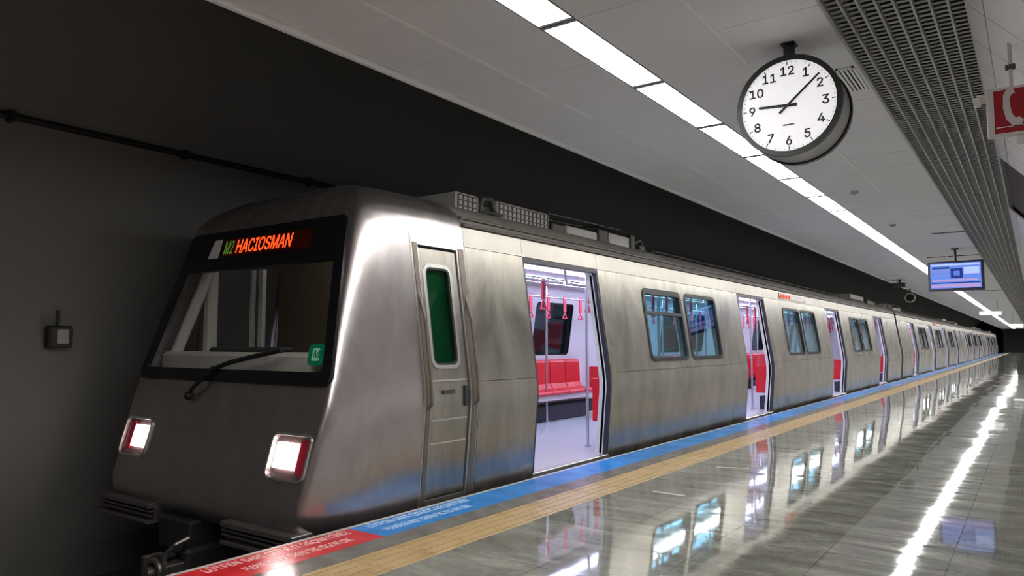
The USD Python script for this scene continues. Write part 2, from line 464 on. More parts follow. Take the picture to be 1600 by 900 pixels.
for y, xa, xb in ((14.9, -1.44, -0.93), (19.0, -1.95, -0.93), (32.0, -1.6, -0.93)):
    part(t2, 'joint_cover', bx(xa, xb, y - 0.05, y + 0.05, ZC - 0.006, ZC + 0.004), M['joint'])

# light strip: one fixture per 1.3 m
n_fix = 0
first = 3.722 - PITCH * 4
ords = ['first', 'second', 'third', 'fourth', 'fifth', 'sixth', 'seventh', 'eighth', 'ninth', 'tenth', 'eleventh', 'twelfth', 'thirteenth', 'fourteenth', 'fifteenth', 'sixteenth', 'seventeenth', 'eighteenth', 'nineteenth', 'twentieth']
src = None
for k in range(91):
    y = first + PITCH * k
    if y + PITCH > YF:
        break
    loc = (-2.305, y + PITCH / 2, ZC)
    vis = k - 3
    if 0 <= vis < 20:
        lab, grp = f'bright ceiling light panel, {ords[vis]} along the strip from the top edge of the photo', 'ceiling strip light panels'
    elif vis < 0:
        lab, grp = 'bright ceiling light panel of the strip overhead, above the top edge of the photo', 'ceiling strip light panels overhead'
    else:
        lab, grp = 'small far light panel where the ceiling strip narrows towards the far end', 'far ceiling strip light panels'
    if src is None:
        src = thing('ceiling_light', lab, 'ceiling light', loc, grp)
        hx0, hx1 = loc[0] - 0.117, loc[0] + 0.117
        ya, yb = y + 0.006, y + PITCH - 0.006
        part(src, 'housing', [bx(hx0 - .006, hx0, ya, yb, ZC, ZC + .06), bx(hx1, hx1 + .006, ya, yb, ZC, ZC + .06), bx(hx0, hx1, ya, ya + .028, ZC, ZC + .06), bx(hx0, hx1, yb - .028, yb, ZC, ZC + .06), bx(hx0, hx1, ya, yb, ZC + .045, ZC + .06)], M['housing'])
        part(src, 'diffuser', bx(hx0, hx1, ya + .028, yb - .028, ZC + 0.004, ZC + .012), M['strip'])
    else:
        copy_of(src, 'ceiling_light', loc, lab, 'ceiling light', grp)

# open metal grille over the platform
gx0, gx1 = -0.925, -0.245
gr = thing('ceiling_grille', 'dark open metal grille running along the ceiling right of the clock', 'grille', ((gx0 + gx1) / 2, 0, ZC))
for k in range(9):
    x = gx0 + (gx1 - gx0) * k / 8
    part(gr, 'grille_rail', bx(x - 0.006, x + 0.006, YB, YF, ZC - 0.012, ZC + 0.045), M['grille'])
bl = []
y = 1.5
while y < 70:
    bl.append(bx(gx0, gx1, y - 0.016, y + 0.016, ZC + 0.016, ZC + 0.021))
    y += 0.07
while y < YF:
    bl.append(bx(gx0, gx1, y - 0.016, y + 0.016, ZC + 0.016, ZC + 0.021))
    y += 0.07
part(gr, 'grille_blades', bl, M['blade'], kind='stuff')
part(gr, 'plenum', bx(gx0, gx1, YB, YF, ZC + 0.30, ZC + 0.33), M['void'])
part(gr, 'edge_angle', [bx(gx0 - 0.012, gx0 - 0.004, YB, YF, ZC - 0.012, ZC + 0.3), bx(gx1 + 0.004, gx1 + 0.012, YB, YF, ZC - 0.012, ZC + 0.3)], M['grille'])

# sloping white soffit panels right of the grille
so = thing('trim_3', 'sloping white soffit panels right of the ceiling grille', 'soffit', (gx1, 0, ZC), kind='structure')
ang = math.radians(48)
dn = np.array([math.cos(ang), 0, -math.sin(ang)])
L = (XW - gx1 - 0.012) / math.cos(ang)
o = np.array([gx1 + 0.014, 0, ZC])
far = []
rows = [0.0, 0.13, 0.55, 1.05, L]
y = YB + .02
k = 0
while y < YF - 0.6:
    dark = 9.0 < y < 12.3
    if not dark:
        for a, b in zip(rows[:-1], rows[1:]):
            m = place(bx(a + .005, b - .005, 0.005, 0.595, -0.02, 0.0), o + [0, y, 0], dn, (0, 1, 0))
            m.apply_translation([0, 0, 0])
            if 2.5 < y < 40:
                part(so, 'soffit_panel', m, M['panel_white'])
            else:
                far.append(m)
    y += 0.6
part(so, 'soffit_panel_field', far, M['panel_white'], kind='stuff')
part(so, 'soffit_backing', place(bx(0, L, YB, YF, 0.04, 0.05), o, dn, (0, 1, 0)), M['joint'])

# ------------------------------------------------------------------ train
ZN = [-0.13, 0.0, 0.55, 0.70, 0.80, 0.95, 2.0, 2.2]
WN = [1.335, 1.36, 1.405, 1.418, 1.418, 1.402, 1.25, 1.222]


def wz(z):
    return np.interp(z, ZN, WN)


ROOF = [(1.222, 2.2), (1.20, 2.27), (1.13, 2.35), (1.02, 2.41), (0.8, 2.49), (0.5, 2.56), (0.2, 2.60), (0.0, 2.61)]


def sheet(poly, sgn, depth, off=0.0, znodes=None):
    """A skin that follows the car side. poly in (Y,z); sgn +1 platform side; thickness goes inwards; off moves it outwards."""
    zs = sorted(set([-9] + ZN + [9]))
    vs, fs = [], []
    n = 0
    for a, b in zip(zs[:-1], zs[1:]):
        band = poly.intersection(sbox(-1e3, a, 1e3, b))
        for g in getattr(band, 'geoms', [band]):
            if g.geom_type != 'Polygon' or g.area < 1e-8:
                continue
            v, f = trimesh.creation.triangulate_polygon(g, engine='earcut')
            vs.append(v)
            fs.append(f + n)
            n += len(v)
    v2, f = np.vstack(vs), np.vstack(fs)
    q = np.round(v2, 5)
    u, inv = np.unique(q, axis=0, return_inverse=True)
    f = inv.ravel()[f]
    f = f[(f[:, 0] != f[:, 1]) & (f[:, 1] != f[:, 2]) & (f[:, 0] != f[:, 2])]
    a = u[f[:, 1]] - u[f[:, 0]]
    b = u[f[:, 2]] - u[f[:, 0]]
    flip = (a[:, 0] * b[:, 1] - a[:, 1] * b[:, 0]) < 0
    f[flip] = f[flip][:, ::-1]
    X = XC + sgn * (wz(u[:, 1]) + off)
    V = np.column_stack([X, u[:, 0], u[:, 1]])
    Vi = V.copy()
    Vi[:, 0] -= sgn * depth
    fo = f if sgn > 0 else f[:, ::-1]
    k = len(V)
    e = np.vstack([fo[:, [0, 1]], fo[:, [1, 2]], fo[:, [2, 0]]])
    key = np.sort(e, 1)
    _, idx, cnt = np.unique(key, axis=0, return_index=True, return_counts=True)
    be = e[idx[cnt == 1]]
    rim = np.vstack([np.column_stack([be[:, 1], be[:, 0], be[:, 0] + k]), np.column_stack([be[:, 1], be[:, 0] + k, be[:, 1] + k])])
    F = np.vstack([fo, fo[:, ::-1] + k, rim])
    return trimesh.Trimesh(np.vstack([V, Vi]), F, process=False)


def bench_seat(y, sgn):
    """One red bucket seat against the side wall; sgn +1 on the platform side."""
    base = XC + sgn * 1.29
    pr = Polygon([(.00, .52), (.02, .92), (.07, .95), (.105, .90), (.115, .56), (.16, .485), (.40, .465), (.475, .475), (.49, .44), (.46, .41), (.14, .42), (.05, .46)]).buffer(-.012).buffer(.012, quad_segs=2)
    m = ext(pr, 0.455)
    m = place(m, (base, y + (0.455 if sgn > 0 else 0), 0), (-sgn, 0, 0), (0, 0, 1))
    return m


def yfront(z):
    z = np.asarray(z, float)
    pl = 3.42 + 0.286 * (z - 0.91)
    pl = np.where(z > 2.17, np.interp(z, [2.17, 2.27, 2.35, 2.42, 2.49, 2.56, 2.60, 2.61], [3.78, 3.825, 3.88, 3.955, 4.06, 4.25, 4.5, 4.7]), pl)
    return np.where(z < 0.1, np.interp(z, [-0.13, -0.05, 0.1], [3.27, 3.20, 3.188]), pl)


def nose_loft(inset, yend):
    zl = [-0.13, -0.05, 0.0, 0.1, 0.3, 0.55, 0.70, 0.80, 0.95, 1.3, 1.7, 2.0, 2.1, 2.2, 2.27, 2.31, 2.35, 2.38, 2.41, 2.45, 2.49, 2.525, 2.56, 2.585, 2.60, 2.608]
    rings = []
    rw, rz = np.array([r[0] for r in ROOF])[::-1], np.array([r[1] for r in ROOF])[::-1]
    for z in zl:
        wv = wz(z) if z <= 2.2 else float(np.interp(z, rz[::-1], rw[::-1]))
        wv = max(wv - inset, 0.03)
        y0 = float(yfront(z)) + inset
        wf = float(np.interp(z, [-0.13, 0.91, 2.17], [1.26, 1.27, 1.06])) if z <= 2.17 else 1.06
        wf = min(wf - inset * 0.5, wv * 0.86)
        b = min(0.62, (4.85 - y0) * 0.85)
        half = [(wv, yend), (wv, 4.6 if y0 + b < 4.6 else y0 + b + 0.005)]
        for t in np.linspace(0, 1, 15):
            a = t * math.pi / 2
            half.append((wf + (wv - wf) * math.cos(a), y0 + b - b * math.sin(a)))
        for t in (0.75, 0.5, 0.25):
            half.append((wf * t, y0))
        ring = half + [(0, y0)] + [(-x, y) for x, y in half[::-1]]
        zz = z if inset == 0 else -0.13 + 0.06 + (z + 0.13) * (2.608 + 0.13 - 0.12) / (2.608 + 0.13)
        rings.append([(XC + x, y, zz) for x, y in ring])
    n, k = len(rings[0]), len(rings)
    V = np.array(rings).reshape(-1, 3)
    F = []
    for i in range(k - 1):
        for j in range(n):
            a, b2 = i * n + j, i * n + (j + 1) % n
            F += [[a, b2, b2 + n], [a, b2 + n, a + n]]
    # caps
    for i, rev in ((0, True), (k - 1, False)):
        p2 = V[i * n:(i + 1) * n, :2]
        c = len(V)
        V = np.vstack([V, [[XC, p2[:, 1].mean() * 0.5 + yend * 0.5, V[i * n, 2]]]])
        for j in range(n):
            a, b2 = i * n + j, i * n + (j + 1) % n
            F.append([b2, a, c] if rev else [a, b2, c])
    return trimesh.Trimesh(V, np.array(F), process=False)


FN = np.array([0, -1.0, 0.286]) / math.hypot(1, 0.286)
FU = np.array([0, 0.286, 1.0]) / math.hypot(1, 0.286)
FO = np.array([XC, 3.42, 0.91])
KS = math.hypot(1, 0.286)


def fpl(poly_xz, depth, off):
    """A plate on the raked front plane; poly in (x from the centre, z)."""
    q = affinity.affine_transform(poly_xz, [1, 0, 0, KS, 0, -0.91 * KS])
    return place(ext(q, depth), FO + FN * off, (1, 0, 0), FU)


def fpt(x, z, off=0.0):
    return FO + np.array([x, 0, 0]) + FU * (z - 0.91) * KS + FN * off


def build_car(kind, y0, y1, doors, label):
    base = np.array([XC, (y0 + y1) / 2, ZR])
    car = thing('train_car', label, 'train car', base, 'cars of the train')
    ys = y0 if kind == 'middle' else 4.87    # where the straight body begins
    hw = 0.735
    spans = []
    edges = [ys] + [d for c in doors for d in (c - hw, c + hw)] + [y1]
    bays = [(edges[i], edges[i + 1]) for i in range(0, len(edges), 2)]
    gap = 0.002
    for sgn in (1, -1):
        wins_all = []
        for i, (a, b) in enumerate(bays):
            wins = []
            if b - a > 4:
                c = (a + b) / 2
                wins = [rrect(c - 1.245, c - 0.075, 1.0, 1.875, 0.09), rrect(c + 0.075, c + 1.245, 1.0, 1.875, 0.09)]
            wins_all += wins
            if sgn > 0:
                up = sbox(a + gap, 0.888, b - gap, 2.026)
                for wn_ in wins:
                    up = up.difference(wn_)
                part(car, 'upper_panel', sheet(up, sgn, 0.06), M['steel'], smooth=35)
                part(car, 'lower_panel', sheet(sbox(a + gap, -0.13, b - gap, 0.884), sgn, 0.06), M['steel'], smooth=35)
            else:
                up = sbox(a, -0.13, b, 2.03)
                for wn_ in wins:
                    up = up.difference(wn_)
                part(car, 'side_panel', sheet(up, sgn, 0.06), M['steel'], smooth=35)
            for j, wn_ in enumerate(wins):
                x0_, z0_, x1_, z1_ = wn_.bounds
                rim = wn_.buffer(0.018).difference(wn_.buffer(-0.03))
                if i == 1 and j == 0 and sgn > 0:
                    rim = unary_union([rim, sbox(x0_, 1.565, x1_, 1.605).intersection(wn_), wn_.intersection(sbox(x0_, 1.605, x1_, 1.9)).difference(wn_.buffer(-0.05))])
                f_ = part(car, 'window', sheet(rim, sgn, 0.085, 0.008), M['rubber'], smooth=35)
                part(f_, 'pane', sheet(wn_.buffer(-0.02), sgn, 0.006, -0.015), M['teal'], smooth=35)
        # door frames
        for c in doors:
            op = unary_union([sbox(c - hw, 0.0, c + hw, 1.9), rrect(c - hw, c + hw, 1.6, 2.01, 0.05)])
            ring = sbox(c - hw - 0.001, -0.0, c + hw + 0.001, 2.027).difference(op.buffer(-0.028).union(sbox(c - hw + .028, -0.05, c + hw - .028, 1.0)))
            f_ = part(car, 'door_frame', sheet(ring, sgn, 0.045, -0.004), M['seal'], smooth=35)
            ring2 = sbox(c - hw - 0.002, 0.0, c + hw + 0.002, 2.03).difference(op.buffer(-0.022).union(sbox(c - hw + .022, -0.05, c + hw - .022, 1.0)))
            part(f_, 'door_reveal', sheet(ring2, sgn, 0.09, -0.050), M['lining'], smooth=35)
            x = XC + sgn * 1.30
            part(f_, 'threshold', cbx(min(x, x + sgn * 0.075), max(x, x + sgn * 0.075), c - hw, c + hw, -0.05, 0.004, 0.004), M['alu'])
            sill = sheet(sbox(c - hw, -0.13, c + hw, -0.004), sgn, 0.05, -0.012)
            part(f_, 'sill_plate', sill, M['dark_unit'])
            if sgn < 0:
                for s2 in (-1, 1):
                    a, b = (c - hw + .02, c - .006) if s2 < 0 else (c + .006, c + hw - .02)
                    wn_ = rrect(a + .14, b - .12, 0.95, 1.8, 0.08)
                    lf = sbox(a, 0.01, b, 2.0).difference(wn_)
                    l_ = part(car, 'door_leaf', sheet(lf, sgn, 0.035, -0.075), M['lining'], smooth=35)
                    part(l_, 'pane', sheet(wn_.buffer(.004), sgn, 0.006, -0.09), M['teal'])
            else:
                # open leaves, slid back into their pockets, only their leading edges show
                for s2 in (-1, 1):
                    a, b = (c - hw - .60, c - hw + .022) if s2 < 0 else (c + hw - .022, c + hw + .60)
                    part(car, 'door_leaf', sheet(sbox(a, 0.01, b, 2.0), sgn, 0.028, -0.066), M['alu'], smooth=35, label='sliding door leaf drawn back into the side of the car')
        # cantrail pieces over each bay and over each door
        for a, b in zip(edges[:-1], edges[1:]):
            part(car, 'cantrail_panel', sheet(sbox(a + gap, 2.030, b - gap, 2.2), sgn, 0.06, 0.002), M['cantrail'], smooth=35)
        # saloon lining
        lin = sbox(ys + 0.05, 0.0, y1 - 0.05, 2.13)
        for c in doors:
            lin = lin.difference(sbox(c - hw, -1, c + hw, 2.01))
        for wn_ in wins_all:
            lin = lin.difference(wn_.buffer(-0.012))
        part(car, 'side_lining', sheet(lin, sgn, 0.012, -0.10), M['lining'], smooth=35)
    # roof
    rp = [(x, z) for x, z in ROOF] + [(-x, z) for x, z in ROOF[-2::-1]]
    inn = [(x * 0.96, z - 0.05) for x, z in rp[::-1]]
    part(car, 'roof', yprism(affinity.translate(Polygon(rp + inn), XC, 0), ys - (0.0 if kind == 'middle' else 0.02), y1), M['roof'], smooth=35)
    for s in (1, -1):
        part(car, 'gutter', [cbx(XC + s * 1.222 - .022, XC + s * 1.222 + .022, ys, y1, 2.205, 2.235, .006), cbx(XC + s * 1.19 - .03, XC + s * 1.19 + .02, ys, y1, 2.275, 2.300, .006)], M['gutter'])
    # saloon floor, ceiling, lamps, ends
    yf0 = ys + 0.04
    part(car, 'saloon_floor', bx(XC - 1.30, XC + 1.30, yf0, y1 - 0.02, -0.12, 0.0), M['saloon_floor'])
    part(car, 'saloon_ceiling', [bx(XC - 1.14, XC - 0.56, yf0, y1 - .02, 2.10, 2.13), bx(XC - 0.36, XC + 0.36, yf0, y1 - .02, 2.12, 2.15), bx(XC + 0.56, XC + 1.14, yf0, y1 - .02, 2.10, 2.13)], M['saloon_ceiling'])
    k = yf0 + 0.1
    while k + 1.9 < y1:
        for s in (1, -1):
            part(car, 'saloon_lamp', cbx(XC + s * 0.46 - .095, XC + s * 0.46 + .095, k, k + 1.85, 2.075, 2.11, .02), M['car_lamp'])
        k += 2.0
    for s in (1, -1):
        part(car, 'vent_slat', [bx(XC + s * (0.66 + .06 * q), XC + s * (0.66 + .06 * q) + .02, yf0 + .2, y1 - .3, 2.088, 2.101) for q in range(6)], M['alu'])
    endp = Polygon([(-1.36, -.13), (1.36, -.13), (1.40, .75), (1.24, 2.0), (1.21, 2.2), (1.0, 2.4), (.5, 2.55), (-.5, 2.55), (-1.0, 2.4), (-1.21, 2.2), (-1.24, 2.0), (-1.40, .75)])
    dr = rrect(-0.42, 0.42, 0.0, 1.95, 0.06)
    for yy, t in ((y1 - 0.04, 0.04),) + (((y0, 0.04),) if kind == 'middle' else ()):
        part(car, 'end_wall', yprism(affinity.translate(endp.difference(dr), XC, 0), yy, yy + t), M['roof'])
    part(car, 'end_lining', yprism(affinity.translate(Polygon([(-1.27, 0), (1.27, 0), (1.13, 2.12), (-1.13, 2.12)]).difference(dr), XC, 0), y1 - 0.07, y1 - 0.045), M['lining'])
    part(car, 'gangway_bellows', [yprism(affinity.translate(rrect(-.62 + .03 * (q % 2), .62 - .03 * (q % 2), -.05, 2.1, .1).difference(dr), XC, 0), y1 + .05 * q, y1 + .05 * q + .05) for q in range(7)], M['rubber'])
    # seats, bases, poles, rails and straps
    for i, (a, b) in enumerate(bays):
        if b - a < 2.0:
            continue
        if b - a > 4:
            sa, sb = a + 0.42, b - 0.42
        elif i == 0:
            sa, sb = a + 0.25, b - 0.42
        else:
            sa, sb = a + 0.42, b - 0.25
        n = int((sb - sa) / 0.475)
        sa = (sa + sb) / 2 - n * 0.475 / 2
        for s in (1, -1):
            for q in range(n):
                part(car, 'seat', bench_seat(sa + q * 0.475 + 0.01, s), M['red'], smooth=40)
            xa = XC + s * 1.27
            xb_ = XC + s * 0.86
            part(car, 'seat_base', bx(min(xa, xb_), max(xa, xb_), sa, sa + n * .475, 0.33, 0.405), M['lining'])
            xb2 = XC + s * 1.0
            part(car, 'heater_box', cbx(min(xa, xb2), max(xa, xb2), sa, sa + n * .475, 0.0, 0.24, .01), M['heater'])
            for e in (sa - 0.03, sa + n * .475 + 0.03):
                x = XC + s * 0.88
                gp = part(car, 'grab_pole', path_tube([(x, e, 0.0), (x, e, 2.11)], 0.017, 10), M['pole'], smooth=40)
                part(gp, 'pole_foot', trimesh.creation.cylinder(0.035, 0.02, sections=14, transform=trimesh.transformations.translation_matrix([x, e, .01])), M['pole'])
                xs_ = sorted([XC + s * 1.27, XC + s * 0.95])
                part(car, 'draught_screen', cbx(xs_[0], xs_[1], e - .012, e + .012, 0.30, 0.80, .008), M['red'], smooth=30, label='red screen at the end of the seats')
            if b - a > 4:
                x, e = XC + s * 0.93, (a + b) / 2
                gp = part(car, 'grab_pole', path_tube([(x, e, 0.0), (x, e, 2.12)], 0.02, 10), M['pole'], smooth=40)
                part(gp, 'pole_foot', trimesh.creation.cylinder(0.04, 0.02, sections=14, transform=trimesh.transformations.translation_matrix([x, e, .01])), M['pole'])
            x = XC + s * 0.74
            part(car, 'handrail', path_tube([(x, sa - .3, 2.1), (x, sa - .25, 1.9), (x, sa + n * .475 + .25, 1.9), (x, sa + n * .475 + .3, 2.1)], 0.016, 10), M['pole'], smooth=40)
            nst = 8 if b - a > 4 else 4
            for q in range(nst):
                yy = sa + (n * .475) * (q + .5) / nst
                ring = [(x + .0, yy + dy, 1.9 + dz) for dy, dz in ((0, -.22), (-.055, -.31), (.055, -.31), (0, -.22))]
                part(car, 'strap_handle', [cbx(x - .012, x + .012, yy - .032, yy + .032, 1.69, 1.925, .004), path_tube(ring, .011, 6)], M['red_strap'])
    for c in doors:
        for s in (1, -1):
            x = XC + s * 0.74
            part(car, 'handrail', tube((x, c - hw - .1, 1.9), (x, c + hw + .1, 1.9), 0.016, 10), M['pole'], smooth=40)
            for q in (-1, 0, 1):
                yy = c + q * 0.42
                ring = [(x, yy + dy, 1.9 + dz) for dy, dz in ((0, -.22), (-.055, -.31), (.055, -.31), (0, -.22))]
                part(car, 'strap_handle', [cbx(x - .012, x + .012, yy - .032, yy + .032, 1.69, 1.925, .004), path_tube(ring, .011, 6)], M['red_strap'])
    # underframe and bogies
    part(car, 'underframe', [bx(XC - 1.2, XC + 1.2, max(y0, 3.55) + .2, y1 - .1, -0.30, -0.12), bx(XC - 1.28, XC + 1.28, max(y0, 3.55) + 5.2, y1 - 5.2, -0.80, -0.3)], M['under'])
    for yc in (y0 + 2.6 if kind == 'middle' else y0 + 2.9, y1 - 2.6):
        bg = part(car, 'bogie', [bx(XC - .98, XC - .84, yc - 1.5, yc + 1.5, -.74, -.56), bx(XC + .84, XC + .98, yc - 1.5, yc + 1.5, -.74, -.56), bx(XC - .9, XC + .9, yc - .25, yc + .25, -.72, -.3)]
                  + [tube((XC - .9, yc + q, -.62), (XC + .9, yc + q, -.62), .08, 12) for q in (-1.05, 1.05)], M['under'])
        for q in (-1.05, 1.05):
            for s in (-1, 1):
                pr = np.array([(0.0, -.07), (.40, -.07), (.43, -.06), (.455, -.045), (.455, -.03), (.43, -.02), (.43, .06), (.40, .07), (0.0, .07)])
                wh = trimesh.creation.revolve(pr, sections=28)
                wh = place(wh, (XC + s * .753, yc + q, -.62), (0, 1, 0), (0, 0, 1)) if s > 0 else place(wh, (XC + s * .753, yc + q, -.62), (0, -1, 0), (0, 0, 1))
                part(bg, 'wheel', wh, M['iron'], smooth=30)
    # roof equipment (near end of the car)
    ye = ys + 0.40
    rz_ = 2.45

    def unit(a, b, z1, mt='unit', x0_=-6.06, x1_=-4.37):
        part(car, 'roof_unit', cbx(x0_, x1_, a, b, rz_ - .06, z1, .015), M[mt], smooth=30)

    def grid_unit(a, b, z1):
        u_ = part(car, 'roof_unit', cbx(-6.06, -4.375, a, b, rz_ - .06, z1, .015), M['unit'])
        n = int((b - a) / 0.075)
        part(u_, 'louvre', [bx(-4.378, -4.362, a + .02 + q * (b - a - .04) / n, a + .032 + q * (b - a - .04) / n, rz_, z1 - .02) for q in range(n + 1)] + [bx(-4.378, -4.362, a + .02, b - .02, rz_ + (z1 - rz_) * f_ - .005, rz_ + (z1 - rz_) * f_ + .005) for f_ in (.3, .6, .88)], M['roof'])

    grid_unit(ye - .02, ye + .31, 2.63)
    part(car, 'roof_pipe', [path_tube([(-4.4, ye + .36, 2.5), (-4.4, ye + .40, 2.62), (-4.4, ye + .55, 2.64), (-4.4, ye + .62, 2.5)], .03, 8), cbx(-4.6, -4.42, ye + .38, ye + .58, 2.43, 2.58, .02), path_tube([(-4.38, ye + .33, 2.49), (-4.38, ye + .7, 2.50)], .02, 8)], M['dark_unit'])
    grid_unit(ye + .63, ye + 1.58, 2.64)
    part(car, 'roof_frame', [path_tube([(-4.42, ye + 1.63, 2.45), (-4.42, ye + 1.66, 2.66), (-4.42, ye + 2.6, 2.68), (-4.42, ye + 3.36, 2.69)], .012, 6), path_tube([(-4.7, ye + 1.63, 2.66), (-4.7, ye + 3.1, 2.70)], .012, 6), path_tube([(-4.42, ye + 1.8, 2.67), (-4.7, ye + 1.8, 2.67)], .01, 6), path_tube([(-4.42, ye + 2.9, 2.68), (-4.7, ye + 2.9, 2.69)], .01, 6)], M['dark_unit'])
    unit(ye + 1.66, ye + 1.92, 2.56, 'dark_unit')
    unit(ye + 1.98, ye + 2.70, 2.57)
    unit(ye + 2.74, ye + 2.98, 2.63, 'dark_unit')
    unit(ye + 3.02, ye + 3.58, 2.61)
    part(car, 'roof_bracket', [cbx(-4.45, -4.37, ye + 3.63, ye + 3.75, 2.43, 2.66, .01), path_tube([(-4.4, ye + 3.75, 2.55), (-4.4, ye + 3.95, 2.62), (-4.4, ye + 4.1, 2.48)], .028, 8), cbx(-4.5, -4.37, ye + 3.9, ye + 4.05, 2.44, 2.55, .01)], M['dark_unit'])
    part(car, 'roof_rail', [tube((-4.35, ye + 4.2, 2.50), (-4.35, y1 - 3, 2.50), .014, 8)] + [tube((-4.35, ye + 4.3 + q * 1.5, 2.38), (-4.35, ye + 4.3 + q * 1.5, 2.50), .012, 8) for q in range(9)], M['dark_unit'])
    unit(y1 - 5.2, y1 - 3.2, 2.66)
    unit(y1 - 2.6, y1 - 1.2, 2.6, 'dark_unit')
    # red side destination display on the cantrail, between the second and third doors
    c = doors[1] + 2.2
    f_ = part(car, 'side_display', sheet(sbox(c - .45, 2.055, c + 1.55, 2.165), 1, 0.02, 0.012), M['mask'], smooth=35)
    part(f_, 'display_text', [sheet(sbox(c - .40 + .19 * q, 2.075, c - .27 + .19 * q, 2.145), 1, 0.004, 0.016) for q in range(4)], M['side_led'])
    part(f_, 'display_glow', [sheet(sbox(c + .50 + .16 * q, 2.085, c + .60 + .16 * q, 2.140), 1, 0.004, 0.016) for q in range(6)], M['led_white'])
    return car


def build_cab(car):
    """Nose, mask, windscreen, lamps and cab door of the front car."""
    shell = to_man(nose_loft(0.0, 4.87)) - to_man(nose_loft(0.05, 4.95))
    ws = Polygon([(XC - 1.15, .985), (XC + 1.15, .985), (XC + .99, 1.83), (XC - .99, 1.83)])
    shell = shell - to_man(yprism(ws, 2.9, 4.5))
    # headlight pockets
    for s in (-1, 1):
        a, b = sorted((XC + s * .80, XC + s * 1.205))
        shell = shell - to_man(yprism(rrect(a, b, .275, .575, .05), 2.9, 3.55))
    # cab doorway on the platform side
    dpoly = sbox(4.20, -0.05, 4.86, 2.075)
    shell = shell - to_man(bx(XC + 1.0, XC + 1.6, 4.20, 4.9, -0.05, 2.075))
    part(car, 'nose_shell', from_man(shell), M['front'], smooth=32)
    # cab door
    fr = dpoly.difference(sbox(4.275, 0.0, 4.755, 1.985))
    df = part(car, 'cab_door_frame', sheet(fr, 1, 0.10, 0.004), M['alu'], smooth=30)
    for a, b in ((4.215, 4.262), (4.775, 4.845)):
        part(df, 'recess_post', sheet(sbox(a, -.02, b, 2.0), 1, 0.02, 0.010), M['frame_steel'], smooth=30)
    part(df, 'shadow_gap', sheet(sbox(4.272, -.002, 4.758, 1.988).difference(sbox(4.292, .026, 4.736, 1.955)), 1, 0.05, -0.028), M['rubber'])
    wn_ = rrect(4.335, 4.655, 1.02, 1.825, .07)
    leaf = sbox(4.285, .02, 4.742, 1.962).difference(wn_)
    dl = part(car, 'cab_door', sheet(leaf, 1, 0.04, -0.012), M['steel'], smooth=30)
    part(dl, 'window_rim', sheet(wn_.buffer(.018).difference(wn_.buffer(-.012)), 1, 0.03, -0.004), M['alu'], smooth=30)
    part(dl, 'window_gasket', sheet(wn_.buffer(-.010).difference(wn_.buffer(-.028)), 1, 0.03, -0.008), M['rubber'], smooth=30)
    part(dl, 'pane', sheet(wn_.buffer(-.012), 1, 0.006, -0.022), M['green_glass'])
    part(dl, 'added_backing', sheet(wn_.buffer(.0), 1, 0.006, -0.05), M['added_backing'], label='added green backing sheet behind the cab door glass')  # added sheet, gives the tinted pane its dark green tone
    for z in (.905, .60, .42):
        part(dl, 'door_rib', sheet(sbox(4.30, z, 4.73, z + .012), 1, 0.01, -0.006), M['alu'])
    part(dl, 'handle', sheet(sbox(4.42, .805, 4.56, .835), 1, 0.02, 0.004), M['dark_unit'])
    part(dl, 'lock', sheet(sbox(4.685, .70, 4.715, .86), 1, 0.02, 0.006), M['dark_unit'])
    for yy in (4.235, 4.81):
        hp = [(XC + wz(z) + (.045 if 0 < q < 4 else .0), yy, z) for q, z in enumerate((.70, .74, .95, 1.4, 1.62))]
        part(df, 'grab_handle', path_tube(hp, .012, 8), M['frame_steel'], smooth=40)
    part(car, 'upper_panel', sheet(sbox(4.862, .888, 4.868, 2.026), 1, .05), M['steel'])
    # mask with windscreen and display band
    mo = Polygon([(-1.23, .90), (1.27, .90), (1.02, 2.175), (-1.035, 2.175)]).buffer(-.07).buffer(.07, quad_segs=5)
    mi = Polygon([(-1.145, .995), (1.16, .995), (.985, 1.82), (-.99, 1.82)]).buffer(-.03).buffer(.03, quad_segs=4)
    mk = part(car, 'front_mask', fpl(mo.difference(mi), .03, -.010), M['mask'], smooth=30, label='black surround of the windscreen and display')
    part(mk, 'windscreen', fpl(mi.buffer(.01), .006, -.002), M['windscreen'])
    ds = Polygon([(-.69, 1.925), (.70, 1.925), (.665, 2.10), (-.655, 2.10)])
    dd = part(car, 'destination_display', fpl(ds, .008, .018), M['mask'], smooth=30, label='front destination display reading HACIOSMAN in orange')
    part(dd, 'display_window', fpl(Polygon([(-.48, 1.935), (.69, 1.935), (.655, 2.09), (-.48, 2.09)]), .002, .027), M['led_panel'])
    part(dd, 'white_panel', fpl(Polygon([(-.68, 1.93), (-.53, 1.93), (-.53, 2.095), (-.645, 2.095)]), .002, .027), M['cab_pale'])
    for txt, x0_, x1_, z0_, z1_, mt in (('M2', -.46, -.335, 1.955, 2.075, 'led_green'), ('HACIOSMAN', -.29, .44, 1.955, 2.075, 'led_red')):
        t = tmesh(txt, 1.0, .002, True)
        bd = t.bounds
        t.apply_translation([-bd[0][0], -bd[0][1], 0])
        t.apply_scale([(x1_ - x0_) / (bd[1][0] - bd[0][0]), (z1_ - z0_) * KS / (bd[1][1] - bd[0][1]), 1])
        part(dd, 'lettering', place(t, fpt(x0_, z0_, .030), (1, 0, 0), FU), M[mt])
    # emblem
    e_ = rrect(.955, 1.125, 1.045, 1.195, .03)
    em = part(car, 'emblem', fpl(affinity.skew(e_, xs=-6), .003, .006), M['green'], label='green square emblem inside the windscreen corner')
    part(em, 'emblem_centre', fpl(affinity.skew(rrect(1.0, 1.075, 1.075, 1.165, .012), xs=-6), .002, .009), M['green_pale'])
    t = tmesh('M', .055, .001, True)
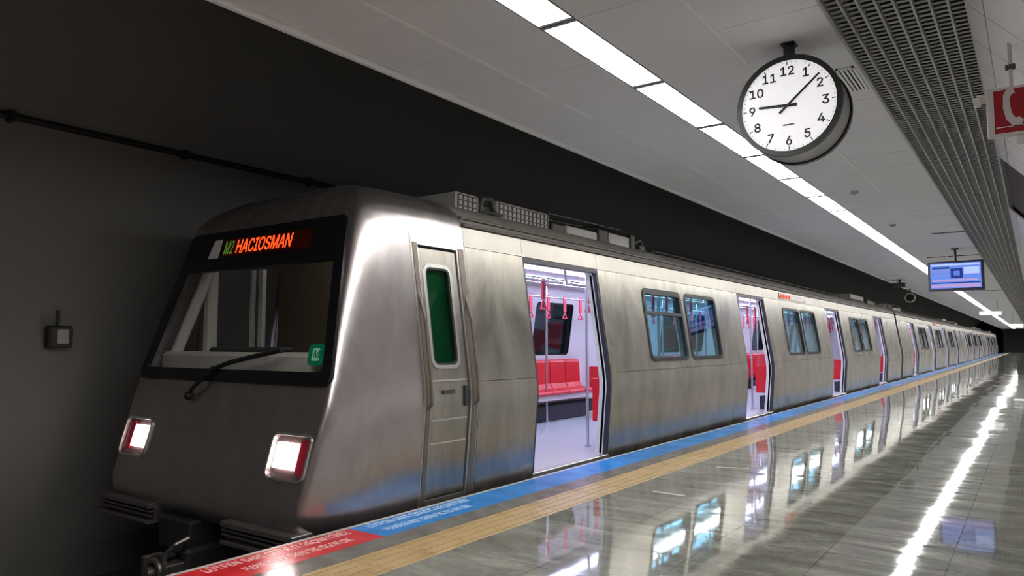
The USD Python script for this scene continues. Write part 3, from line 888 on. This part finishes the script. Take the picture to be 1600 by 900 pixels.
    part(em, 'lettering', place(t, fpt(1.012, 1.097, .011), (1, 0, 0), FU), M['green'])
    # wiper
    wp = part(car, 'wiper', [path_tube([fpt(-.36, .775, .03), fpt(-.30, .83, .05), fpt(-.10, 1.0, .05)], .016, 8), cat(trimesh.creation.icosphere(2, .035)).apply_translation(fpt(-.36, .775, .03))], M['rubber'], smooth=40)
    blade = [fpt(-.10, .995, .035), fpt(.08, 1.045, .035), fpt(.30, 1.085, .032), fpt(.67, 1.145, .028)]
    part(wp, 'wiper_blade', path_tube(blade, .019, 8), M['rubber'], smooth=40)
    # headlights
    for s, nm in ((-1, 'left'), (1, 'right')):
        a, b = sorted((XC + s * .80, XC + s * 1.205))
        yb = 3.36
        rimp = affinity.translate(rrect(0.0, b - a, .275, .575, .05), a - XC, 0)
        hl = part(car, 'headlight', fpl(rimp.buffer(-.004), .02, -.045), M['lamp_cup'], smooth=30)
        part(hl, 'bezel', fpl(rimp.buffer(.006).difference(rimp.buffer(-.010)), .05, -.038), M['alu'], smooth=30)
        l0, l1 = sorted((s * .85, s * 1.055))
        part(hl, 'lamp', fpl(rrect(l0, l1, .345, .52, .012), .03, -.030), M['headlight'], label='lit white headlamp')
        r0, r1 = sorted((s * 1.085, s * 1.185))
        part(hl, 'tail_lamp', fpl(rrect(r0, r1, .315, .545, .03), .02, -.032), M['tail_red'], smooth=30, label='unlit red tail lamp')
    # anticlimbers
    for s in (-1, 1):
        a, b = sorted((XC + s * .47, XC + s * 1.26))
        ac = part(car, 'anticlimber', [cbx(a, b, 3.12, 3.6, -.205, -.175, .006), cbx(a, b, 3.17, 3.6, -.18, -.08, .006), cbx(a, b, 3.12, 3.6, -.085, -.045, .006)], M['anticlimb'])
        part(ac, 'rib', [cbx(a, b, 3.13, 3.2, z, z + .014, .003) for z in (-.115, -.145)], M['iron'])
    # coupler
    cp = part(car, 'coupler', [cbx(-5.62, -5.18, 3.16, 3.5, -.36, -.12, .02), cbx(-5.36, -5.10, 3.1, 4.4, -.55, -.30, .03), tube((XC - .09, 3.3, -.46), (XC - .09, 2.98, -.46), .12, 18)], M['under'])
    rg = [trimesh.creation.torus(.085, .024, major_sections=24, minor_sections=8)]
    part(cp, 'coupler_face', [place(rg[0], (XC - .09, 2.97, -.46), (1, 0, 0), (0, 0, 1)), tube((XC - .09, 2.98, -.46), (XC - .09, 2.90, -.46), .05, 16), cbx(-5.46, -5.40, 2.95, 3.1, -.58, -.36, .01), cbx(XC + .03, XC + .1, 2.95, 3.1, -.56, -.38, .01)], M['iron'], smooth=30)
    part(car, 'air_hose', path_tube([(-5.12, 3.12, -.22), (-5.13, 3.02, -.25), (-5.19, 2.98, -.32), (-5.19, 2.98, -.45)], .018, 8), M['iron'], smooth=40)
    # cab interior
    part(car, 'cab_floor', bx(XC - 1.25, XC + 1.25, 3.5, 4.9, -.06, 0.0), M['cab_wall'])
    con = part(car, 'console', cbx(XC - 1.2, XC + 1.2, 3.58, 3.98, .55, 1.13, .03), M['cab_pale'], smooth=30)
    part(con, 'console_hood', cbx(XC - .75, XC + .2, 3.75, 3.97, 1.12, 1.17, .03), M['dark_unit'], smooth=30)
    part(car, 'cab_bulkhead', bx(XC - 1.22, XC + 1.22, 4.84, 4.9, 0, 2.2), M['cab_wall'])
    for x0_, x1_ in ((-6.12, -6.09), (-5.99, -5.93)):
        part(car, 'cab_door_post', bx(x0_, x1_, 4.28, 4.32, .0, 1.9), M['cab_pale'])
    part(car, 'added_cab_fill', cbx(XC - .35, XC + .35, 4.2, 4.4, 2.17, 2.2, .01), M['added_cab_fill'])  # unseen fill panel, added to brighten the console and bulkhead
    part(car, 'driver_seat', [cbx(XC - .95, XC - .45, 4.36, 4.46, .5, 1.12, .04), cbx(XC - .95, XC - .45, 4.0, 4.4, .42, .54, .05), tube((XC - .7, 4.22, 0), (XC - .7, 4.22, .45), .05)], M['cab_seat'], smooth=30)
    part(car, 'cab_lining', sheet(sbox(4.0, .1, 4.8, 2.0), -1, .02, -.07), M['cab_dark'])
    part(car, 'cab_pillar', [path_tube([(XC - 1.17, 3.66, 1.0), (XC - 1.03, 3.92, 1.85)], .05, 8), cbx(XC - 1.16, XC - 1.05, 3.95, 4.05, .6, 1.9, .02)], M['cab_pale'], smooth=40)


doors1 = [6.48 + 6.15 * k for k in range(4)]
car1 = build_car('cab', 3.2, 28.4, doors1, 'leading silver train car with black windscreen mask and two lit headlights')
build_cab(car1)
doors2 = [32.3 + 6.15 * k for k in range(4)]
car2 = build_car('middle', 28.8, 54.25, doors2, 'second stainless steel train car, coupled right behind the leading car')
for k, lab in ((1, 'third stainless steel train car, seen very foreshortened along the platform'), (2, 'last and farthest train car at the far end of the platform')):
    copy_of(car2, 'train_car', car2.loc + [0, 25.85 * k, 0], lab, 'train car', 'cars of the train')

# ------------------------------------------------------------------ clock
cxx, cyy, czz, R_ = -1.235, 4.79, 2.725, 0.328
ck = thing('station_clock', 'round white station clock hanging from the ceiling on a black post', 'clock', (cxx, cyy, ZC))


def ydisc(r0, r1, y0, y1, n=64):
    if r0 == 0:
        p = shapely.Point(0, 0).buffer(r1, quad_segs=n // 4)
    else:
        p = shapely.Point(0, 0).buffer(r1, quad_segs=n // 4).difference(shapely.Point(0, 0).buffer(r0, quad_segs=n // 4))
    return yprism(affinity.translate(p, cxx, czz), y0, y1)


part(ck, 'case', ydisc(0, R_ - 0.008, cyy + .012, cyy + .27), M['clock_body'], smooth=30)
part(ck, 'bezel', ydisc(R_ - .032, R_, cyy - .004, cyy + .03), M['clock_black'], smooth=30)
part(ck, 'bezel', ydisc(R_ - .04, R_ + .004, cyy + .255, cyy + .295), M['clock_black'], smooth=30)
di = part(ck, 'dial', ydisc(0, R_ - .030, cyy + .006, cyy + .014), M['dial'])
for h in range(12):
    a = math.radians(30 * (h + 1))
    rr = 0.228
    t = tmesh(str(h + 1), .056, .0012, True)
    b0, b1 = t.bounds
    t.apply_translation([-(b0[0] + b1[0]) / 2, -(b0[1] + b1[1]) / 2, 0])
    part(di, 'numeral', place(t, (cxx + rr * math.sin(a), cyy + .0062, czz + rr * math.cos(a)), (1, 0, 0), (0, 0, 1)), M['ink'])
ticks = []
for q in range(60):
    a = math.radians(6 * q)
    big = q % 5 == 0
    l_, w_ = (.024, .007) if big else (.010, .003)
    t = bx(-w_ / 2, w_ / 2, .288 - l_, .288, 0, .001)
    t.apply_transform(trimesh.transformations.rotation_matrix(-a, [0, 0, 1]))
    ticks.append(place(t, (cxx, cyy + .0062, czz), (1, 0, 0), (0, 0, 1)))
part(di, 'minute_marks', ticks, M['ink_grey'])
part(di, 'maker_mark', place(bx(-.035, .035, -.005, .005, 0, .0008), (cxx, cyy + .0062, czz - .125), (1, 0, 0), (0, 0, 1)), M['ink_grey'])


def hand(ang, l, tail, w0, w1, off):
    p = Polygon([(-w0, -tail), (w0, -tail), (w1, l), (-w1, l)])
    m = ext(p, .003)
    m.apply_transform(trimesh.transformations.rotation_matrix(-math.radians(ang), [0, 0, 1]))
    return place(m, (cxx, cyy + .004 - off, czz), (1, 0, 0), (0, 0, 1))


part(ck, 'hour_hand', hand(270 + 4, .185, .055, .010, .0075, .002), M['ink'])
part(ck, 'minute_hand', hand(49, .262, .07, .008, .006, .008), M['ink'])
part(ck, 'glass', ydisc(0, R_ - .031, cyy - .0035, cyy - .002), M['clear'])
part(ck, 'post', [tube((cxx, cyy + .07, czz + R_ - .02), (cxx, cyy + .07, ZC), .036, 18), cbx(cxx - .045, cxx + .045, cyy + .015, cyy + .125, ZC - .012, ZC, .008), cbx(cxx - .04, cxx + .04, cyy + .03, cyy + .12, czz + R_ - .025, czz + R_ + .015, .006)], M['clock_black'], smooth=30)

# ------------------------------------------------------------------ information screen
ty = 17.5
tv = thing('information_screen', 'blue lit information screen hanging from the ceiling over the platform', 'screen', (-1.29, ty, ZC))
part(tv, 'casing', cbx(-1.79, -.80, ty, ty + .11, 2.28, 2.895, .012), M['tv_frame'], smooth=30)
part(tv, 'bezel', yprism(sbox(-1.785, 2.285, -.805, 2.89).difference(sbox(-1.745, 2.335, -.85, 2.855)), ty - .012, ty + .002), M['tv_frame'])


def led(name, c, s):
    return emit(name, c, s)


LB, LW, LP, LD, LM = led('screen_blue', (.16, .30, .90), .95), led('screen_pale', (.50, .62, 1.0), 1.0), led('screen_pink', (.62, .45, .90), .8), led('screen_dark', (.03, .06, .34), .8), led('screen_mid', (.24, .32, .85), .9)
ya, yb_ = ty - .004, ty - .001
part(tv, 'display', yprism(sbox(-1.745, 2.335, -.85, 2.855), ya + .002, yb_ + .002), LB)
rows_ = [((-1.73, -.87, 2.80, 2.835), LW), ((-1.70, -1.40, 2.74, 2.775), LD), ((-1.73, -1.38, 2.66, 2.72), LM), ((-1.66, -1.42, 2.58, 2.63), LM), ((-1.38, -1.17, 2.54, 2.74), LD), ((-1.33, -1.22, 2.59, 2.69), LB), ((-1.15, -.88, 2.62, 2.76), LW), ((-1.70, -.90, 2.48, 2.52), LP), ((-1.73, -.87, 2.435, 2.455), LD), ((-1.73, -.87, 2.355, 2.42), LP)]
for (a, b, c, d), mt in rows_:
    part(tv, 'screen_field', yprism(sbox(a, c, b, d), ya - .001, ya + .0015), mt)
part(tv, 'post', [tube((-1.29, ty + .06, 2.88), (-1.29, ty + .06, ZC), .022, 14), cbx(-1.36, -1.22, ty - .0, ty + .12, ZC - .02, ZC, .005)], M['clock_black'], smooth=30)

# ------------------------------------------------------------------ emergency telephone sign
sy = 5.0
sg = thing('telephone_sign', 'red emergency telephone sign with white handset hanging at the right edge', 'sign', (.12, sy, ZC))
sx0, sx1, sz0, sz1 = -.180, .45, 2.385, 2.668
part(sg, 'board', cbx(sx0, sx1, sy, sy + .05, sz0, sz1, .006), M['sign_white'])
part(sg, 'red_field', yprism(sbox(sx0 + .038, sz0 + .017, sx1 - .02, sz1 - .016), sy - .002, sy + .001), M['sign_red'])
hs = [(-.045, .092), (-.055, .115), (-.085, .118), (-.108, .08), (-.112, .0), (-.095, -.07), (-.055, -.118), (-.015, -.118), (.0, -.09), (-.02, -.07), (-.045, -.075), (-.068, -.04), (-.078, .01), (-.078, .06), (-.065, .085)]
hp = Polygon(hs).buffer(.008).buffer(-.003)
part(sg, 'handset_symbol', yprism(affinity.translate(affinity.scale(hp, .78, .92, origin=(0, 0)), -.008, 2.545), sy - .004, sy - .001), M['sign_white'])
key = sbox(-.0, 2.50, .13, 2.645).difference(sbox(.018, 2.515, .112, 2.625))
part(sg, 'telephone_symbol', yprism(unary_union([affinity.translate(key, .014, 0), sbox(.044, 2.53, .114, 2.61)]), sy - .004, sy - .001), M['sign_white'])
part(sg, 'line', yprism(sbox(sx0 + .044, 2.432, sx1 - .03, 2.438), sy - .004, sy - .001), M['sign_white'])
for x in (-.055, .33):
    part(sg, 'hanger', tube((x, sy + .025, sz1 - .005), (x, sy + .025, ZC - (x - gx1) * math.tan(ang) + .05), .010, 10), M['sign_white'])
part(sg, 'hanger_clamp', [cbx(-.08, -.03, sy + .005, sy + .05, 2.775, 2.80, .004)], M['joint'])
part(sg, 'end_bracket', [cbx(-.225, sx0 + .005, sy + .01, sy + .04, 2.60, 2.65, .004), cbx(-.24, -.205, sy, sy + .05, 2.585, 2.635, .006)], M['sign_white'])
part(sg, 'lower_bracket', [cbx(-.045, .10, sy + .01, sy + .06, 2.335, 2.39, .01), tube((-.01, sy + .012, 2.36), (-.01, sy - .004, 2.36), .012, 10)], M['sign_white'])

# ------------------------------------------------------------------ small ceiling things
vd = thing('ceiling_diffuser', 'small slotted white air diffuser set in the ceiling right of the clock', 'vent', (-1.03, 5.8, ZC))
part(vd, 'frame', [bx(-1.085, -.965, 5.5, 5.52, ZC - .012, ZC), bx(-1.085, -.965, 6.04, 6.06, ZC - .012, ZC), bx(-1.085, -1.07, 5.5, 6.06, ZC - .012, ZC), bx(-.98, -.965, 5.5, 6.06, ZC - .012, ZC)], M['grid'])
for k in range(3):
    part(vd, 'slat', bx(-1.06 + k * .028, -1.045 + k * .028, 5.52, 6.04, ZC - .012, ZC - .002), M['grid'])
part(vd, 'slot', bx(-1.072, -.978, 5.515, 6.045, ZC - .003, ZC - .0005), M['void'])
for i, (x, y, lab) in enumerate(((-1.815, 10.1, 'small grey smoke detector on the ceiling below the clock'), (-1.83, 13.3, 'small grey smoke detector on the ceiling near the screen'))):
    sd = thing('smoke_detector', lab, 'detector', (x, y, ZC), 'ceiling detectors')
    part(sd, 'body', trimesh.creation.revolve([(0, -.045), (.03, -.045), (.05, -.03), (.055, 0), (0, 0)], sections=20).apply_translation([x, y, ZC]), M['housing'], smooth=40)
    part(sd, 'base', trimesh.creation.cylinder(.065, .012, sections=20, transform=trimesh.transformations.translation_matrix([x, y, ZC - .006])), M['grid'])
cc = thing('security_camera', 'dark security camera under the ceiling edge above the train', 'camera', (-3.34, 25.1, ZC))
part(cc, 'body', cbx(-3.52, -3.16, 25.0, 25.45, 2.93, 3.05, .02), M['dark_unit'])
part(cc, 'bracket', tube((-3.34, 25.2, 3.04), (-3.34, 25.2, ZC), .03), M['dark_unit'])
pm = thing('platform_mirror', 'round mirror hanging on a bracket over the platform edge', 'mirror', (-3.55, 29.5, ZC))
part(pm, 'rim', yprism(shapely.Point(-3.60, 2.83).buffer(.17, quad_segs=8).difference(shapely.Point(-3.60, 2.83).buffer(.135, quad_segs=8)), 29.45, 29.53), M['housing'], smooth=30)
part(pm, 'glass', yprism(shapely.Point(-3.60, 2.83).buffer(.14, quad_segs=8), 29.48, 29.50), pbr('mirror_glass', (.5, .5, .5), .08, 1.0), smooth=30)
part(pm, 'bracket', tube((-3.60, 29.51, 2.99), (-3.60, 29.51, ZC), .025), M['dark_unit'])
for x0_, x1_, z0_, z1_, yy, lab in ((-2.10, -1.23, 2.50, 2.67, 40.0, 'long white lit sign box hanging across the far platform beneath the strip lights'), (-1.24, -.57, 2.12, 2.36, 52.0, 'far white lit sign box low beside the dark tunnel end')):
    lb = thing('sign_box', lab, 'sign', ((x0_ + x1_) / 2, yy, ZC))
    part(lb, 'lit_face', bx(x0_ + .02, x1_ - .02, yy - .004, yy + .01, z0_ + .02, z1_ - .02), M['lightbox'])
    part(lb, 'casing', cbx(x0_, x1_, yy, yy + .12, z0_, z1_, .01), M['grid'])
    for x in (x0_ + .15, x1_ - .15):
        part(lb, 'hanger', tube((x, yy + .06, z1_ - .01), (x, yy + .06, ZC), .015), M['housing'])

# ------------------------------------------------------------------ tunnel wall things
pp = thing('wall_cable', 'black cable running along the tunnel wall on clips', 'cable', (-7.12, 0, 3.15))
part(pp, 'cable', tube((-7.115, YB, 3.155), (-7.115, YF, 3.155), .032, 12), M['pipe'], smooth=40)
for k in range(60):
    y = 2.56 + (k - 3) * 1.6
    if y > YB:
        part(pp, 'clip', cbx(-7.19, -7.07, y - .03, y + .03, 3.105, 3.205, .012), M['pipe'])
wbx = thing('wall_box', 'small dark equipment box with pale centre on the tunnel wall', 'box', (-7.2, 3.04, 1.26))
part(wbx, 'case', cbx(-7.22, -7.10, 2.94, 3.14, 1.16, 1.36, .015), M['dark_unit'])
part(wbx, 'cover', cbx(-7.105, -7.085, 3.0, 3.1, 1.20, 1.33, .008), M['unit'])
part(wbx, 'conduit', tube((-7.18, 3.04, 1.36), (-7.18, 3.04, 1.5), .012), M['dark_unit'])
